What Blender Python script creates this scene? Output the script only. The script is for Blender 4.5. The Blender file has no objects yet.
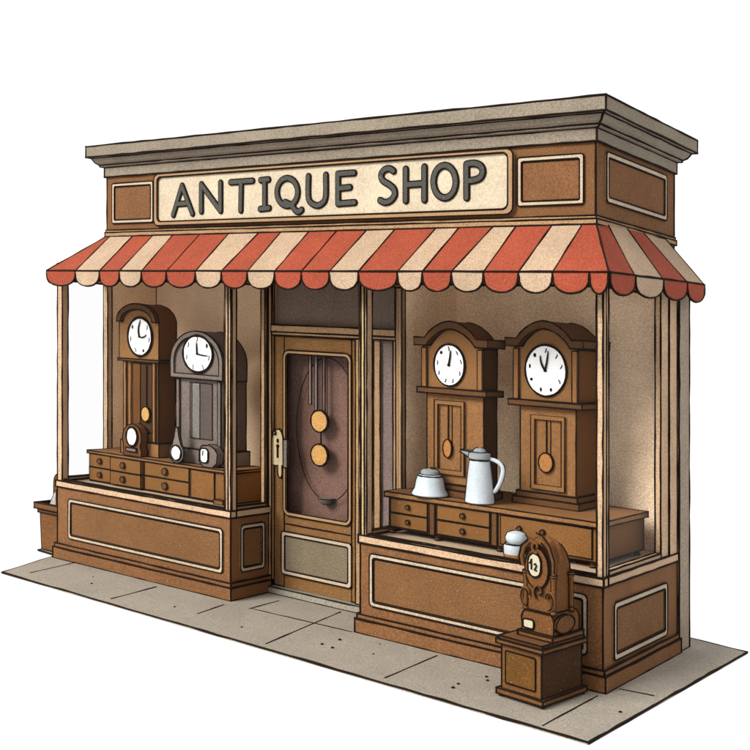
# Corner antique shop, built as real geometry in metres.
# X runs along the shop front (0 = right corner), Y goes into the building, Z is up.
import bpy, math, random
from mathutils import Vector
random.seed(7)
PI = math.pi
KX, KY = 0.03084, -0.04210          # the street falls gently to the right and to the back


def ground(p):                      # building coordinates -> world (plumb walls on a slightly sloping street)
    return Vector((p[0], p[1], p[2] - KX * p[0] + KY * p[1]))


scene = bpy.context.scene
COL = bpy.data.collections.new("shop scene")
scene.collection.children.link(COL)

# ------------------------------------------------------------------ materials
def lin(c):
    c /= 255.0
    return c / 12.92 if c <= 0.04045 else ((c + 0.055) / 1.055) ** 2.4


MATS = {}


def mat(name, rgb, f=1.55, rough=0.85, grain=1.0, speck=1.0, spec=0.15, metal=0.0, blotch=1.0):
    """paper-like painted surface: soft blotches, fine grain and sparse pale specks.  rgb = sRGB look in daylight, f = daylight factor"""
    if name in MATS:
        return MATS[name]
    m = bpy.data.materials.new(name)
    m.use_nodes = True
    nt = m.node_tree
    n, l = nt.nodes, nt.links
    b = n["Principled BSDF"]
    b.inputs["Roughness"].default_value = rough
    b.inputs["Specular IOR Level"].default_value = spec
    b.inputs["Metallic"].default_value = metal
    base = [min(0.86, lin(c) / f) for c in rgb]
    tc = n.new("ShaderNodeTexCoord")
    no1 = n.new("ShaderNodeTexNoise"); no1.inputs["Scale"].default_value = 2.3; no1.inputs["Detail"].default_value = 5; no1.inputs["Roughness"].default_value = 0.6
    no2 = n.new("ShaderNodeTexNoise"); no2.inputs["Scale"].default_value = 85; no2.inputs["Detail"].default_value = 2
    no3 = n.new("ShaderNodeTexNoise"); no3.inputs["Scale"].default_value = 62; no3.inputs["Detail"].default_value = 3
    for q in (no1, no2, no3):
        l.new(tc.outputs["Object"], q.inputs["Vector"])
    r1 = n.new("ShaderNodeMapRange")
    r1.inputs["From Min"].default_value = 0.3; r1.inputs["From Max"].default_value = 0.7
    r1.inputs["To Min"].default_value = 1 - 0.13 * blotch; r1.inputs["To Max"].default_value = 1 + 0.11 * blotch
    l.new(no1.outputs["Fac"], r1.inputs["Value"])
    r2 = n.new("ShaderNodeMapRange")
    r2.inputs["From Min"].default_value = 0.3; r2.inputs["From Max"].default_value = 0.7
    r2.inputs["To Min"].default_value = 1 - 0.30 * grain; r2.inputs["To Max"].default_value = 1 + 0.30 * grain
    l.new(no2.outputs["Fac"], r2.inputs["Value"])
    mu = n.new("ShaderNodeMath"); mu.operation = "MULTIPLY"
    l.new(r1.outputs[0], mu.inputs[0]); l.new(r2.outputs[0], mu.inputs[1])
    vm = n.new("ShaderNodeVectorMath"); vm.operation = "SCALE"
    vm.inputs[0].default_value = base
    l.new(mu.outputs[0], vm.inputs["Scale"])
    r3 = n.new("ShaderNodeMapRange")
    r3.inputs["From Min"].default_value = 0.655; r3.inputs["From Max"].default_value = 0.76
    r3.inputs["To Min"].default_value = 0.0; r3.inputs["To Max"].default_value = 0.5 * speck
    l.new(no3.outputs["Fac"], r3.inputs["Value"])
    mx = n.new("ShaderNodeMix"); mx.data_type = "RGBA"
    l.new(r3.outputs[0], mx.inputs["Factor"])
    l.new(vm.outputs[0], mx.inputs["A"])
    mx.inputs["B"].default_value = [min(0.8, 0.5 * c + 0.22) for c in base] + [1]
    l.new(mx.outputs["Result"], b.inputs["Base Color"])
    bu = n.new("ShaderNodeBump"); bu.inputs["Strength"].default_value = 0.12; bu.inputs["Distance"].default_value = 0.004
    l.new(no2.outputs["Fac"], bu.inputs["Height"]); l.new(bu.outputs[0], b.inputs["Normal"])
    MATS[name] = m
    return m


def glass_mat(name, tint, haze):
    m = bpy.data.materials.new(name); m.use_nodes = True
    nt = m.node_tree; n, l = nt.nodes, nt.links
    n.remove(n["Principled BSDF"])
    tr = n.new("ShaderNodeBsdfTransparent"); tr.inputs[0].default_value = (*tint, 1)
    gl = n.new("ShaderNodeBsdfGlossy"); gl.inputs["Roughness"].default_value = 0.04
    fr = n.new("ShaderNodeLayerWeight"); fr.inputs["Blend"].default_value = .5
    pw = n.new("ShaderNodeMath"); pw.operation = "POWER"; pw.inputs[1].default_value = 4.0
    l.new(fr.outputs["Facing"], pw.inputs[0])
    mp = n.new("ShaderNodeMath"); mp.operation = "MULTIPLY_ADD"; mp.inputs[1].default_value = .07 * haze; mp.inputs[2].default_value = .003 * haze
    l.new(pw.outputs[0], mp.inputs[0])
    mx = n.new("ShaderNodeMixShader")
    l.new(mp.outputs[0], mx.inputs[0]); l.new(tr.outputs[0], mx.inputs[1]); l.new(gl.outputs[0], mx.inputs[2])
    l.new(mx.outputs[0], n["Material Output"].inputs[0])
    return m


INK = mat("dark edge line", (32, 20, 11), f=1.6, rough=1.0, speck=0, grain=.5)
FO, FI, FS = 1.95, 1.9, .9          # daylight on the sunlit front, inside the windows, on shaded sides
M = dict(
    brown=mat("shopfront brown paint", (152, 105, 66), f=FO),
    field=mat("panel field brown", (145, 102, 63), f=FO),
    fascia=mat("fascia brown", (142, 98, 60), f=FO),
    fasciaf=mat("fascia panel brown", (146, 100, 64), f=FO),
    trim=mat("tan trim", (198, 158, 116), f=FO),
    peach=mat("peach window frame", (236, 198, 160), f=FO),
    butter=mat("butter yellow frame", (222, 194, 136), f=FO),
    cream=mat("cream moulding", (228, 206, 178), f=FO),
    cornice=mat("taupe cornice stone", (166, 152, 133), f=FO),
    side_light=mat("mauve sidelight", (122, 104, 98), f=1.3),
    wall=mat("grey side wall", (136, 121, 105), f=FS),
    pave=mat("pavement slab", (168, 158, 144), f=1.42, blotch=.7),
    sign=mat("cream signboard", (240, 222, 192), f=FO, speck=.4, grain=.6),
    letter=mat("slate lettering", (90, 90, 84), f=FO),
    red=mat("red awning cloth", (199, 94, 66), f=2.35),
    canv=mat("cream awning cloth", (236, 202, 168), f=2.4, speck=.4),
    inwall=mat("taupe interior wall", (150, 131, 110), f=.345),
    infloor=mat("window floor board", (160, 138, 114), f=.8),
    mauve=mat("mauve door backing", (128, 98, 84), f=1.35),
    darkm=mat("dark transom pane", (93, 78, 68), f=.85),
    door=mat("door wood", (148, 106, 62), f=1.75),
    olive=mat("olive grey door panel", (143, 128, 104), f=1.8),
    stone=mat("threshold stone", (168, 160, 144), f=1.7),
    oak=mat("oak furniture", (132, 90, 46), f=1.4),
    oak2=mat("oak clock case", (144, 101, 60), f=1.35),
    cab_end=mat("sideboard shaded end", (112, 76, 42), f=1.3),
    oak_deep_shade=mat("deep shade-toned oak", (58, 36, 16), f=.85),  # oak with deep flank shade painted into the colour; also a trunk window
    oak_shade=mat("shade-toned oak", (84, 52, 22), f=.8),  # oak with flank shade painted into the colour
    walnut=mat("walnut moulding", (106, 70, 38), f=1.5),
    walnut2=mat("carved walnut", (132, 86, 46), f=FO),
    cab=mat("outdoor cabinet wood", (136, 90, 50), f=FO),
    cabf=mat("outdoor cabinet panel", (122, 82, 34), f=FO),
    cab_shade=mat("outdoor cabinet shaded side", (60, 37, 17), f=1.05),  # cabinet wood with the shade of its right side painted in
    grey=mat("grey painted clock case", (126, 112, 104), f=1.5),
    greyd=mat("dark grey clock panel and shaded flank", (92, 80, 74), f=1.3),  # trunk window panel; on the clock flank it stands in for shade
    greyl=mat("pale grey clock window", (150, 144, 138), f=FI),
    dial=mat("white enamel dial", (252, 252, 250), f=1.1, grain=.15, speck=0, blotch=.2),
    gold=mat("gold pendulum bob", (218, 168, 90), f=1.5, spec=.3, rough=.6),
    amber=mat("amber pendulum bob", (206, 138, 62), f=FI, spec=.3, rough=.6),
    enamel=mat("white enamelware", (220, 230, 236), f=1.6, grain=.3, speck=0, spec=.3, rough=.5),
    tin=mat("grey tin lid", (160, 166, 170), f=1.5, grain=.4, speck=0),
    plate=mat("brass handle plate", (240, 218, 172), f=1.9, grain=.4),
    ivory=mat("ivory plaque", (228, 218, 188), f=1.8, grain=.4),
    paper=mat("crumpled paper", (206, 198, 190), f=1.6),
    steel=mat("grey steel strip", (124, 112, 104), f=1.3),
    ink=INK,
)
GLASS = glass_mat("window glass", (.985, .985, .985), 1.0)
DGLASS = glass_mat("door glass", (.96, .95, .96), 1.2)

# ------------------------------------------------------------------ mesh builder
class MB:
    def __init__(self, mats, frame=None, ink=0.009, lines=True):
        self.v, self.f, self.m, self.seg = [], [], [], []
        self.mats = [M[k] if isinstance(k, str) else k for k in (mats if isinstance(mats, (list, tuple)) else [mats])]
        self.frame = frame or (lambda p: p)
        self.ink, self.lines = ink, lines

    def add(self, vs, fs, mi=0):
        o = len(self.v)
        self.v += [tuple(self.frame(p)) for p in vs]
        for f in fs:
            self.f.append([i + o for i in f]); self.m.append(mi)

    def line(self, pts, r=None, closed=False, world=False):
        if not world:
            pts = [self.frame(p) for p in pts]
        self.seg.append(([Vector(p) for p in pts], r or self.ink, closed))

    def box(self, x0, x1, y0, y1, z0, z1, mi=0, edges=True):
        P = [(x, y, z) for z in (z0, z1) for y in (y0, y1) for x in (x0, x1)]
        self.add(P, [(0, 2, 3, 1), (4, 5, 7, 6), (0, 1, 5, 4), (2, 6, 7, 3), (0, 4, 6, 2), (1, 3, 7, 5)], mi)
        if edges and self.lines:
            for a, b in ((0, 1), (2, 3), (4, 5), (6, 7), (0, 2), (1, 3), (4, 6), (5, 7), (0, 4), (1, 5), (2, 6), (3, 7)):
                self.line([P[a], P[b]])

    def prism(self, outline, fn, d0, d1, mi=0, edges=True, corner=25, mis=None):
        """outline: 2-D closed polygon; fn(u, v, d) -> point; extruded between d0 and d1"""
        n = len(outline)
        a = [fn(u, v, d0) for u, v in outline]; b = [fn(u, v, d1) for u, v in outline]
        fs = [list(range(n))[::-1], [i + n for i in range(n)]] + [(i, (i + 1) % n, (i + 1) % n + n, i + n) for i in range(n)]
        self.add(a + b, fs, mi)
        if mis is not None:
            for k in range(n):
                self.m[-n + k] = mis
        if edges and self.lines:
            self.line(a, closed=True); self.line(b, closed=True)
            for i in range(n):
                p, q, r = outline[i - 1], outline[i], outline[(i + 1) % n]
                a1 = math.atan2(q[1] - p[1], q[0] - p[0]); a2 = math.atan2(r[1] - q[1], r[0] - q[0])
                d = abs((a2 - a1 + PI) % (2 * PI) - PI)
                if d > math.radians(corner):
                    self.line([a[i], b[i]])

    def ring(self, outer, inner, fn, d0, d1, mi=0, edges=True):
        """flat ring between two polygons with the same number of points"""
        n = len(outer)
        vs = [fn(u, v, d) for d in (d0, d1) for P in (outer, inner) for u, v in P]
        O0, I0, O1, I1 = 0, n, 2 * n, 3 * n
        fs = []
        for i in range(n):
            j = (i + 1) % n
            fs += [(O0 + i, O0 + j, I0 + j, I0 + i), (O1 + i, I1 + i, I1 + j, O1 + j), (O0 + i, O1 + i, O1 + j, O0 + j), (I0 + i, I0 + j, I1 + j, I1 + i)]
        self.add(vs, fs, mi)
        if edges and self.lines:
            self.line([fn(u, v, d1) for u, v in outer], closed=True)
            self.line([fn(u, v, d1) for u, v in inner], closed=True)

    def lathe(self, prof, c, mi=0, n=24, rings=(), meridians=()):
        """prof: (r, z) from the bottom up, turned about the vertical through c"""
        vs, fs = [], []
        for r, z in prof:
            vs += [(c[0] + r * math.cos(2 * PI * k / n), c[1] + r * math.sin(2 * PI * k / n), c[2] + z) for k in range(n)]
        for i in range(len(prof) - 1):
            for k in range(n):
                j = (k + 1) % n
                fs.append((i * n + k, i * n + j, (i + 1) * n + j, (i + 1) * n + k))
        fs += [tuple(range(n))[::-1], tuple((len(prof) - 1) * n + k for k in range(n))]
        self.add(vs, fs, mi)
        for i in rings:
            r, z = prof[i]
            self.line([(c[0] + r * math.cos(2 * PI * k / n), c[1] + r * math.sin(2 * PI * k / n), c[2] + z) for k in range(n)], closed=True)
        for a in meridians:
            self.line([(c[0] + r * math.cos(a), c[1] + r * math.sin(a), c[2] + z) for r, z in prof])

    def tube(self, pts, r, mi=0, closed=False, sides=8, world=True, edge=False):
        """a smooth round bar along points; r a number or one radius per point"""
        pts = [Vector(p) for p in pts]
        n = len(pts)
        rs = r if isinstance(r, (list, tuple)) else [r] * n
        vs, fs = [], []
        up = None
        for i in range(n):
            if closed:
                t = (pts[(i + 1) % n] - pts[i - 1])
            else:
                t = pts[min(i + 1, n - 1)] - pts[max(i - 1, 0)]
            if t.length < 1e-9: t = Vector((0, 0, 1))
            t.normalize()
            if up is None:
                up = t.orthogonal().normalized()
            up = (up - t * up.dot(t))
            up = up.normalized() if up.length > 1e-6 else t.orthogonal().normalized()
            s = t.cross(up)
            for k in range(sides):
                a = 2 * PI * k / sides
                vs.append(pts[i] + (up * math.cos(a) + s * math.sin(a)) * rs[i])
        m = n if closed else n - 1
        for i in range(m):
            j = (i + 1) % n
            for k in range(sides):
                q = (k + 1) % sides
                fs.append((i * sides + k, i * sides + q, j * sides + q, j * sides + k))
        if not closed:
            fs += [tuple(range(sides))[::-1], tuple((n - 1) * sides + k for k in range(sides))]
        if world:
            o = len(self.v); self.v += [tuple(v) for v in vs]
            for f in fs:
                self.f.append([i + o for i in f]); self.m.append(mi)
        else:
            self.add(vs, fs, mi)

    def disc(self, u, v, r, fn, d0, d1, mi=0, n=28, ry=None, edges=True):
        ry = ry or r
        self.prism([(u + r * math.cos(2 * PI * k / n), v + ry * math.sin(2 * PI * k / n)) for k in range(n)], fn, d0, d1, mi, edges, corner=90)

    def build(self, name, parent=None, smooth=False, label=None):
        if self.seg:
            self.mats.append(INK); im = len(self.mats) - 1
            seen = set()
            for pts, r, closed in self.seg:
                if len(pts) == 2:
                    k = tuple(sorted(tuple(round(c, 3) for c in p) for p in pts))
                    if k in seen: continue
                    seen.add(k)
                    L = (pts[1] - pts[0]).length
                    if L < 1e-5: continue
                    d = (pts[1] - pts[0]) / L
                    a, b = pts[0] - d * r * .6, pts[1] + d * r * .6
                    n = max(1, min(40, int(L / .13)))
                    P = [a.lerp(b, i / n) for i in range(n + 1)]
                    for i in range(1, n):
                        P[i] = P[i] + Vector([random.uniform(-1, 1) * r * .22 for _ in range(3)])
                else:
                    P = pts
                rs = [r * random.uniform(.72, 1.2) for _ in P]
                self.tube(P, rs, im, closed, sides=5)
        org = parent_origin(parent)
        me = bpy.data.meshes.new(name)
        me.from_pydata([tuple(ground(p) - org) for p in self.v], [], self.f)
        for m in self.mats: me.materials.append(m)
        me.polygons.foreach_set("material_index", self.m)
        me.validate(); me.update()
        import bmesh
        bm = bmesh.new(); bm.from_mesh(me)
        bmesh.ops.recalc_face_normals(bm, faces=bm.faces)
        bm.to_mesh(me); bm.free()
        if smooth:
            me.polygons.foreach_set("use_smooth", [True] * len(me.polygons))
            try: me.set_sharp_from_angle(angle=math.radians(38))
            except Exception: pass
        o = bpy.data.objects.new(name, me)
        COL.objects.link(o)
        if parent is not None:
            o.parent = parent
        if label: o["label"] = label
        return o


ORIG = {}


def parent_origin(p):
    return ORIG.get(p.name, Vector((0, 0, 0))) if p is not None else Vector((0, 0, 0))


def thing(name, label, cat, at, group=None):
    o = bpy.data.objects.new(name, None)
    o.empty_display_size = .2
    COL.objects.link(o)
    o.location = ground(at); ORIG[o.name] = ground(at)
    o["label"] = label; o["category"] = cat
    if group: o["group"] = group
    return o


def part(mb, name, parent, **k):
    o = mb.build(name, parent, **k)
    ORIG[o.name] = parent_origin(parent)      # children of parts share the thing's origin
    return o


def curve(P, n=4):          # smooth curve through the points
    if len(P) < 4: return P
    Q = [P[0]] + list(P) + [P[-1]]
    out = []
    for i in range(1, len(Q) - 2):
        a, b_, c_, d = Q[i - 1], Q[i], Q[i + 1], Q[i + 2]
        for k in range(n):
            t = k / n
            out.append(tuple(.5 * (2 * b_[j] + (c_[j] - a[j]) * t + (2 * a[j] - 5 * b_[j] + 4 * c_[j] - d[j]) * t * t + (3 * b_[j] - a[j] - 3 * c_[j] + d[j]) * t ** 3) for j in range(len(b_))))
    return out + [tuple(P[-1])]


def rrect(u0, u1, v0, v1, r, n=5):
    P = []
    for cu, cv, a0 in ((u1 - r, v1 - r, 0), (u0 + r, v1 - r, 90), (u0 + r, v0 + r, 180), (u1 - r, v0 + r, 270)):
        for k in range(n + 1):
            a = math.radians(a0 + 90 * k / n)
            P.append((cu + r * math.cos(a), cv + r * math.sin(a)))
    return P


def FY(y0):                 # a face looking to the street: d grows towards -Y
    return lambda u, v, d: (u, y0 - d, v)


def FX(x0):                 # a face looking to +X: d grows towards +X
    return lambda u, v, d: (x0 + d, u, v)


def panel_frame(u0, u1, v0, v1, fn, w=.034, r=.035, mats="cream", d=.012):
    b = MB(mats, ink=.007)
    b.ring(rrect(u0, u1, v0, v1, r), rrect(u0 + w, u1 - w, v0 + w, v1 - w, r * .6), fn, 0, d)
    return b

# ------------------------------------------------------------------ pavement
b = MB("pave")
pv = [(-5.83, -.81), (.354, -.983), (.424, 1.855), (-.11, 1.94), (-6.0, 1.6), (-6.10, .62), (-6.50, .62), (-6.50, .10), (-6.16, .06)]
b.prism(pv, lambda u, v, d: (u, v, d), -.02, 0.0, edges=False)
for q0, q1 in zip(pv, pv[1:] + pv[:1]): b.line([(*q0, -.004), (*q1, -.004)], r=.010)
# joints between the slabs
for x0, y0, x1, y1 in [(-5.63, -.64, -5.74, .02), (-4.33, -.75, -4.41, -.15), (-3.45, -.56, -3.52, -.17), (-2.44, -.82, -2.66, .4), (-3.25, -.09, -2.19, -.05),
                       (-3.27, -.11, -3.29, .3), (-1.28, -.85, -1.32, -.11), (.01, -.93, .01, -.11), (.06, .15, .3, .18)]:
    b.line([(x0, y0, 0), (x1, y1, 0)], r=.0065)
o = part(b, "pavement", None); o["kind"] = "structure"
for k, (x, y) in enumerate([(-2.13, -.51), (-2.01, -.53), (-2.11, -.31), (-1.69, -.43), (-1.82, -.17), (-5.11, -.31), (-3.75, -.54), (-.83, -.59), (-.81, -.69), (-.77, -.3), (-.72, -.37), (.27, -.32)]):
    pass
b = MB("ink", lines=False)
for x, y in [(-2.13, -.51), (-2.01, -.53), (-2.11, -.31), (-1.69, -.43), (-1.82, -.17), (-5.11, -.31), (-3.75, -.54), (-.83, -.59), (-.81, -.69), (-.77, -.3), (-.72, -.37), (.27, -.32), (-2.9, -.6), (-4.9, -.5)]:
    r = random.uniform(.006, .014)
    b.lathe([(r, 0), (r * 1.1, r * .4), (r * .5, r * .8)], (x, y, 0), n=7)
o = part(b, "grit", None); o["kind"] = "stuff"; o["label"] = "dark grit scattered over the grey pavement"; o["category"] = "grit"

# ------------------------------------------------------------------ the shop
shop = thing("antique_shop", "brown corner shop with striped awning, two display windows and a recessed door", "shop", (-3.0, .7, 0))

def bulkhead(x0, x1, y0, y1, corner_right, nm):
    """panelled box under a display window"""
    b = MB("brown")
    b.box(x0, x1, y0, y1, .14, .732)
    return b

# left and right bulkheads with plinth, sill and panel frames
for x0, x1, y1, lab in ((-6.05, -3.6, .55, "left"), (-2.14, 0.0, 1.417, "right")):
    yb = 1.417
    b = MB(["brown", "field"])
    b.box(x0, x1, 0, yb, .12, .735)
    part(b, "bulkhead", shop)
    b = MB("brown")
    b.box(x0 - .03, x1 + .035, -.035, yb if lab == "right" else .545, 0, .115)
    b.box(x0 - .018, x1 + .022, -.022, yb - .01 if lab == "right" else .54, .115, .155)
    part(b, "plinth", shop)
    b = MB("peach")
    b.box(x0 - .01, x1 + .012, -.014, .061, .737, .80)
    if lab == "right":
        b.box(-.051, .012, .062, yb - .004, .737, .80); b.box(-2.15, -2.076, .062, .556, .737, .80)
    else:
        b.box(-6.06, -5.985, .062, .66, .737, .80); b.box(-3.662, -3.588, .062, .556, .737, .80)
    part(b, "window_sill", shop)
part(panel_frame(-5.865, -3.69, .225, .63, FY(0)), "panel_moulding", shop)
part(panel_frame(-2.04, -.115, .235, .665, FY(0)), "panel_moulding", shop)
part(panel_frame(.12, .445, .235, .66, FX(-3.6)), "panel_moulding", shop)
part(panel_frame(.165, 1.18, .185, .60, FX(0), w=.042), "panel_moulding", shop)
# the recessed brown field of each panel
for u0, u1, v0, v1, fn in ((-5.82, -3.735, .27, .585, FY(0)), (-1.995, -.16, .28, .62, FY(0)), (.165, .40, .28, .615, FX(-3.6)), (.22, 1.125, .24, .545, FX(0))):
    b = MB("field", ink=.0045)
    b.prism(rrect(u0, u1, v0, v1, .02), fn, 0, .004)
    part(b, "panel", shop)

# posts and window heads, one frame per window
def window(x0, x1, name_mat, segs, panes, heads=(), ink=.0078):
    pass

def frame_part(boxes, m, parent=shop, name="window_frame", ink=.0078):
    b = MB(m, ink=ink)
    for q in boxes: b.box(*q)
    return part(b, name, parent)

def pane(x0, x1, y0, y1, z0, z1, parent, m=None, name="window_pane"):
    b = MB([m or GLASS], lines=False); b.box(x0, x1, y0, y1, z0, z1)
    return part(b, name, parent)

ZS, ZH = .80, 2.86
w = frame_part([(-6.05, -5.975, 0, .075, ZS, 2.98), (-3.675, -3.6, 0, .075, ZS, 2.98), (-5.974, -3.676, .0, .07, ZH, 2.98), (-5.974, -3.676, .025, .05, ZS+.001, .812)], "peach")
pane(-5.97, -3.68, .034, .042, .813, ZH, w)
w = frame_part([(-6.05, -5.985, .60, .66, ZS, 2.98), (-6.045, -5.985, .076, .599, ZH, 2.98), (-6.04, -6.0, .08, .6, ZS, .83)], "peach")
pane(-6.022, -6.014, .08, .6, .83, ZH, w)
w = frame_part([(-3.66, -3.6, .50, .555, ZS, 2.98), (-3.655, -3.605, .077, .499, ZH, 2.98), (-3.645, -3.612, .08, .5, ZS, .83), (-3.66, -3.612, .47, .498, .83, 2.86)], "trim")
pane(-3.634, -3.626, .08, .47, .83, ZH, w)
w = frame_part([(-2.14, -2.075, 0, .075, ZS, 2.98), (-.048, 0.0, 0, .055, ZS, 2.98), (-2.074, -.049, 0, .07, ZH, 2.98), (-2.074, -.049, .025, .05, ZS+.001, .812)], "peach")
pane(-2.07, -.05, .034, .042, .813, ZH, w)
w = frame_part([(-2.136, -2.075, .50, .555, ZS, 2.98), (-2.13, -2.08, .077, .499, ZH, 2.98), (-2.125, -2.09, .08, .5, ZS, .83)], "trim")
pane(-2.114, -2.106, .08, .5, .83, ZH, w)
w = frame_part([(-.045, -.004, .06, .10, ZS, 2.98), (-.05, -.004, 1.08, 1.24, ZS, 2.98), (-.05, .004, 1.241, 1.405, ZS, 2.98),
                (-.045, -.004, .101, 1.079, ZH, 2.98), (-.05, -.002, .101, 1.079, ZS, .835), (-.075, -.0515, .101, 1.079, .7915, .82)], "peach")
pane(-.034, -.026, .10, 1.08, .85, ZH, w)

# double yellow line of the post beside the door
b = MB("butter", ink=.005)
b.box(-2.155, -2.141, 0.0, .06, ZS, 2.98); b.box(-2.122, -2.095, -.009, -.001, ZS, 2.86)
part(b, "post_moulding", shop)
b = MB("peach", ink=.005)
b.box(-3.598, -3.588, .01, .06, ZS, 2.98); b.box(-3.652, -3.628, -.009, -.001, ZS, 2.86)
part(b, "post_moulding", shop)

# display floors, inner walls, ceiling
b = MB("infloor", ink=.003)
b.box(-5.984, -3.663, .063, 1.30, .737, .79)
part(b, "display_floor", shop)
b = MB("infloor", ink=.003)
b.box(-2.075, -.053, .063, 1.38, .737, .79)
part(b, "display_floor", shop)
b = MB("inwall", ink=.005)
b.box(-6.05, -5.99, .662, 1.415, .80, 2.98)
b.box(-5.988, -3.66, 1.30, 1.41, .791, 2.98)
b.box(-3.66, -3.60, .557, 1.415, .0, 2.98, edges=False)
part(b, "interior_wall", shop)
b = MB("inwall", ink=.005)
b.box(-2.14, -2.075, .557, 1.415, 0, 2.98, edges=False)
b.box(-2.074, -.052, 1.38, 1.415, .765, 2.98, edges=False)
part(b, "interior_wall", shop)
b = MB("mauve", lines=False)
b.box(-3.59, -2.50, .72, .80, 0.004, 2.97)  # backing sheet added close behind the door glass to cover the dark recess
part(b, "door_backing", shop)
b = MB("inwall")
b.box(-6.05, 0.0, 0.002, 1.415, 2.985, 3.03)
part(b, "ceiling", shop)

b = MB("brown")
b.box(-6.075, -6.052, .664, 1.415, .737, 2.98)
part(b, "side_cladding", shop)
# grey wall behind the timber front
b = MB("wall")
b.box(-6.10, .018, 1.42, 1.645, 0, 2.985)
part(b, "rear_wall", shop)
b = MB("stone", ink=.007)
b.box(-3.60, -2.14, .47, .62, 0, .062)
part(b, "threshold", shop)

# ------------------------------------------------------------------ door
YD = .55
b = MB("trim", ink=.0078)
b.box(-3.60, -3.565, YD - .04, YD + .06, .064, 2.98)
b.box(-3.564, -2.146, YD - .035, YD + .05, 2.405, 2.435)
b.box(-3.564, -2.146, YD - .045, YD + .05, 2.436, 2.50)
b.box(-2.585, -2.52, YD - .03, YD + .06, .064, 2.404)
b.box(-2.18, -2.145, YD - .03, YD + .06, .064, 2.404)
b.box(-2.40, -2.33, YD - .01, YD + .03, .064, 2.404)
b.box(-3.564, -3.545, YD - .02, YD + .03, 2.501, 2.98)
b.box(-2.165, -2.145, YD - .02, YD + .03, 2.501, 2.98)
b.box(-3.564, -2.146, YD - .035, YD + .05, 2.94, 2.98)
part(b, "door_frame", shop)
b = MB("darkm", lines=False); b.box(-3.545, -2.165, YD + .012, YD + .04, 2.501, 2.94)  # solid dark pane above the door
part(b, "transom_pane", shop)
b = MB("side_light", lines=False); b.box(-2.52, -2.40, YD + .012, YD + .03, .064, 2.404); b.box(-2.33, -2.18, YD + .012, YD + .03, .064, 2.404)
part(b, "sidelight_pane", shop)
b = MB("door", ink=.0078)
x0, x1 = -3.563, -2.587
b.box(x0, -3.44, YD, YD + .045, .066, 2.40); b.box(-2.65, x1, YD, YD + .045, .066, 2.40)
b.box(-3.439, -2.651, YD, YD + .045, 2.26, 2.40, edges=False); b.box(-3.439, -2.651, YD, YD + .045, .066, .74, edges=False)
b.line([(x0, YD, 2.40), (x1, YD, 2.40)]); b.line([(-3.44, YD, .655), (-2.65, YD, .655)])
door = part(b, "door", shop)
part(panel_frame(-3.445, -2.645, .735, 2.27, FY(YD), w=.034, r=.07, mats="trim", d=.014), "door_glass_moulding", door)
part(panel_frame(-3.465, -2.645, .185, .585, FY(YD), w=.038, r=.03, mats="cream", d=.014), "door_panel_moulding", door)
b = MB("olive", ink=.005); b.prism(rrect(-3.425, -2.685, .225, .545, .015), FY(YD), 0, .005)
part(b, "door_panel", door)
pane(-3.439, -2.651, YD + .018, YD + .026, .74, 2.26, door, DGLASS, "door_pane")
# handle: long cream plate with knob, keyhole and a dark grip
b = MB(["plate", "ink", "steel"], ink=.007)
fn = FY(YD)
pl = [(-3.57, 1.19), (-3.50, 1.19), (-3.50, 1.12), (-3.492, 1.09), (-3.475, 1.075), (-3.455, 1.09), (-3.45, 1.12), (-3.45, 1.19), (-3.435, 1.20),
      (-3.435, 1.43), (-3.44, 1.47), (-3.46, 1.51), (-3.49, 1.53), (-3.52, 1.52), (-3.56, 1.48), (-3.57, 1.44)]
b.prism(pl, fn, .001, .022)
b.disc(-3.50, 1.42, .014, fn, .022, .027, 1, n=10, ry=.022, edges=False)
b.box(-3.512, -3.490, YD - .027, YD - .022, 1.26, 1.37, 1, edges=False)
b.disc(-3.50, 1.37, .018, fn, .022, .028, 1, n=10, edges=False)
b.disc(-3.535, 1.49, .016, fn, .022, .034, 2, n=10)
part(b, "door_handle", door)
b = MB("steel", ink=.006)
b.box(-3.425, -3.375, YD - .034, YD - .015, 1.18, 1.44)
part(b, "pull_bar", door)

# ------------------------------------------------------------------ fascia and cornice
b = MB(["fascia"])
b.box(-5.636, -.195, .30, 1.86, 3.29, 4.05)
part(b, "fascia", shop)
b = MB("trim", ink=.007)
b.box(-5.65, -.178, .284, 1.875, 3.335, 3.375)
b.box(-5.644, -.186, .291, 1.867, 3.375, 3.40)
part(b, "fascia_moulding", shop)
part(panel_frame(-5.545, -4.935, 3.465, 3.875, FY(.30), w=.034, r=.02, d=.012), "fascia_panel_moulding", shop)
part(panel_frame(-.84, -.285, 3.485, 3.86, FY(.30), w=.034, r=.02, d=.012), "fascia_panel_moulding", shop)
part(panel_frame(.47, 1.67, 3.52, 3.90, FX(-.195), w=.04, r=.03, d=.012), "fascia_panel_moulding", shop)
for u0, u1, v0, v1, fn in ((-5.505, -4.975, 3.505, 3.835, FY(.30)), (-.80, -.325, 3.525, 3.82, FY(.30)), (.52, 1.62, 3.565, 3.855, FX(-.195))):
    b = MB("fasciaf", ink=.0045); b.prism(rrect(u0, u1, v0, v1, .012), fn, 0, .004)
    part(b, "fascia_panel", shop)
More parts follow.
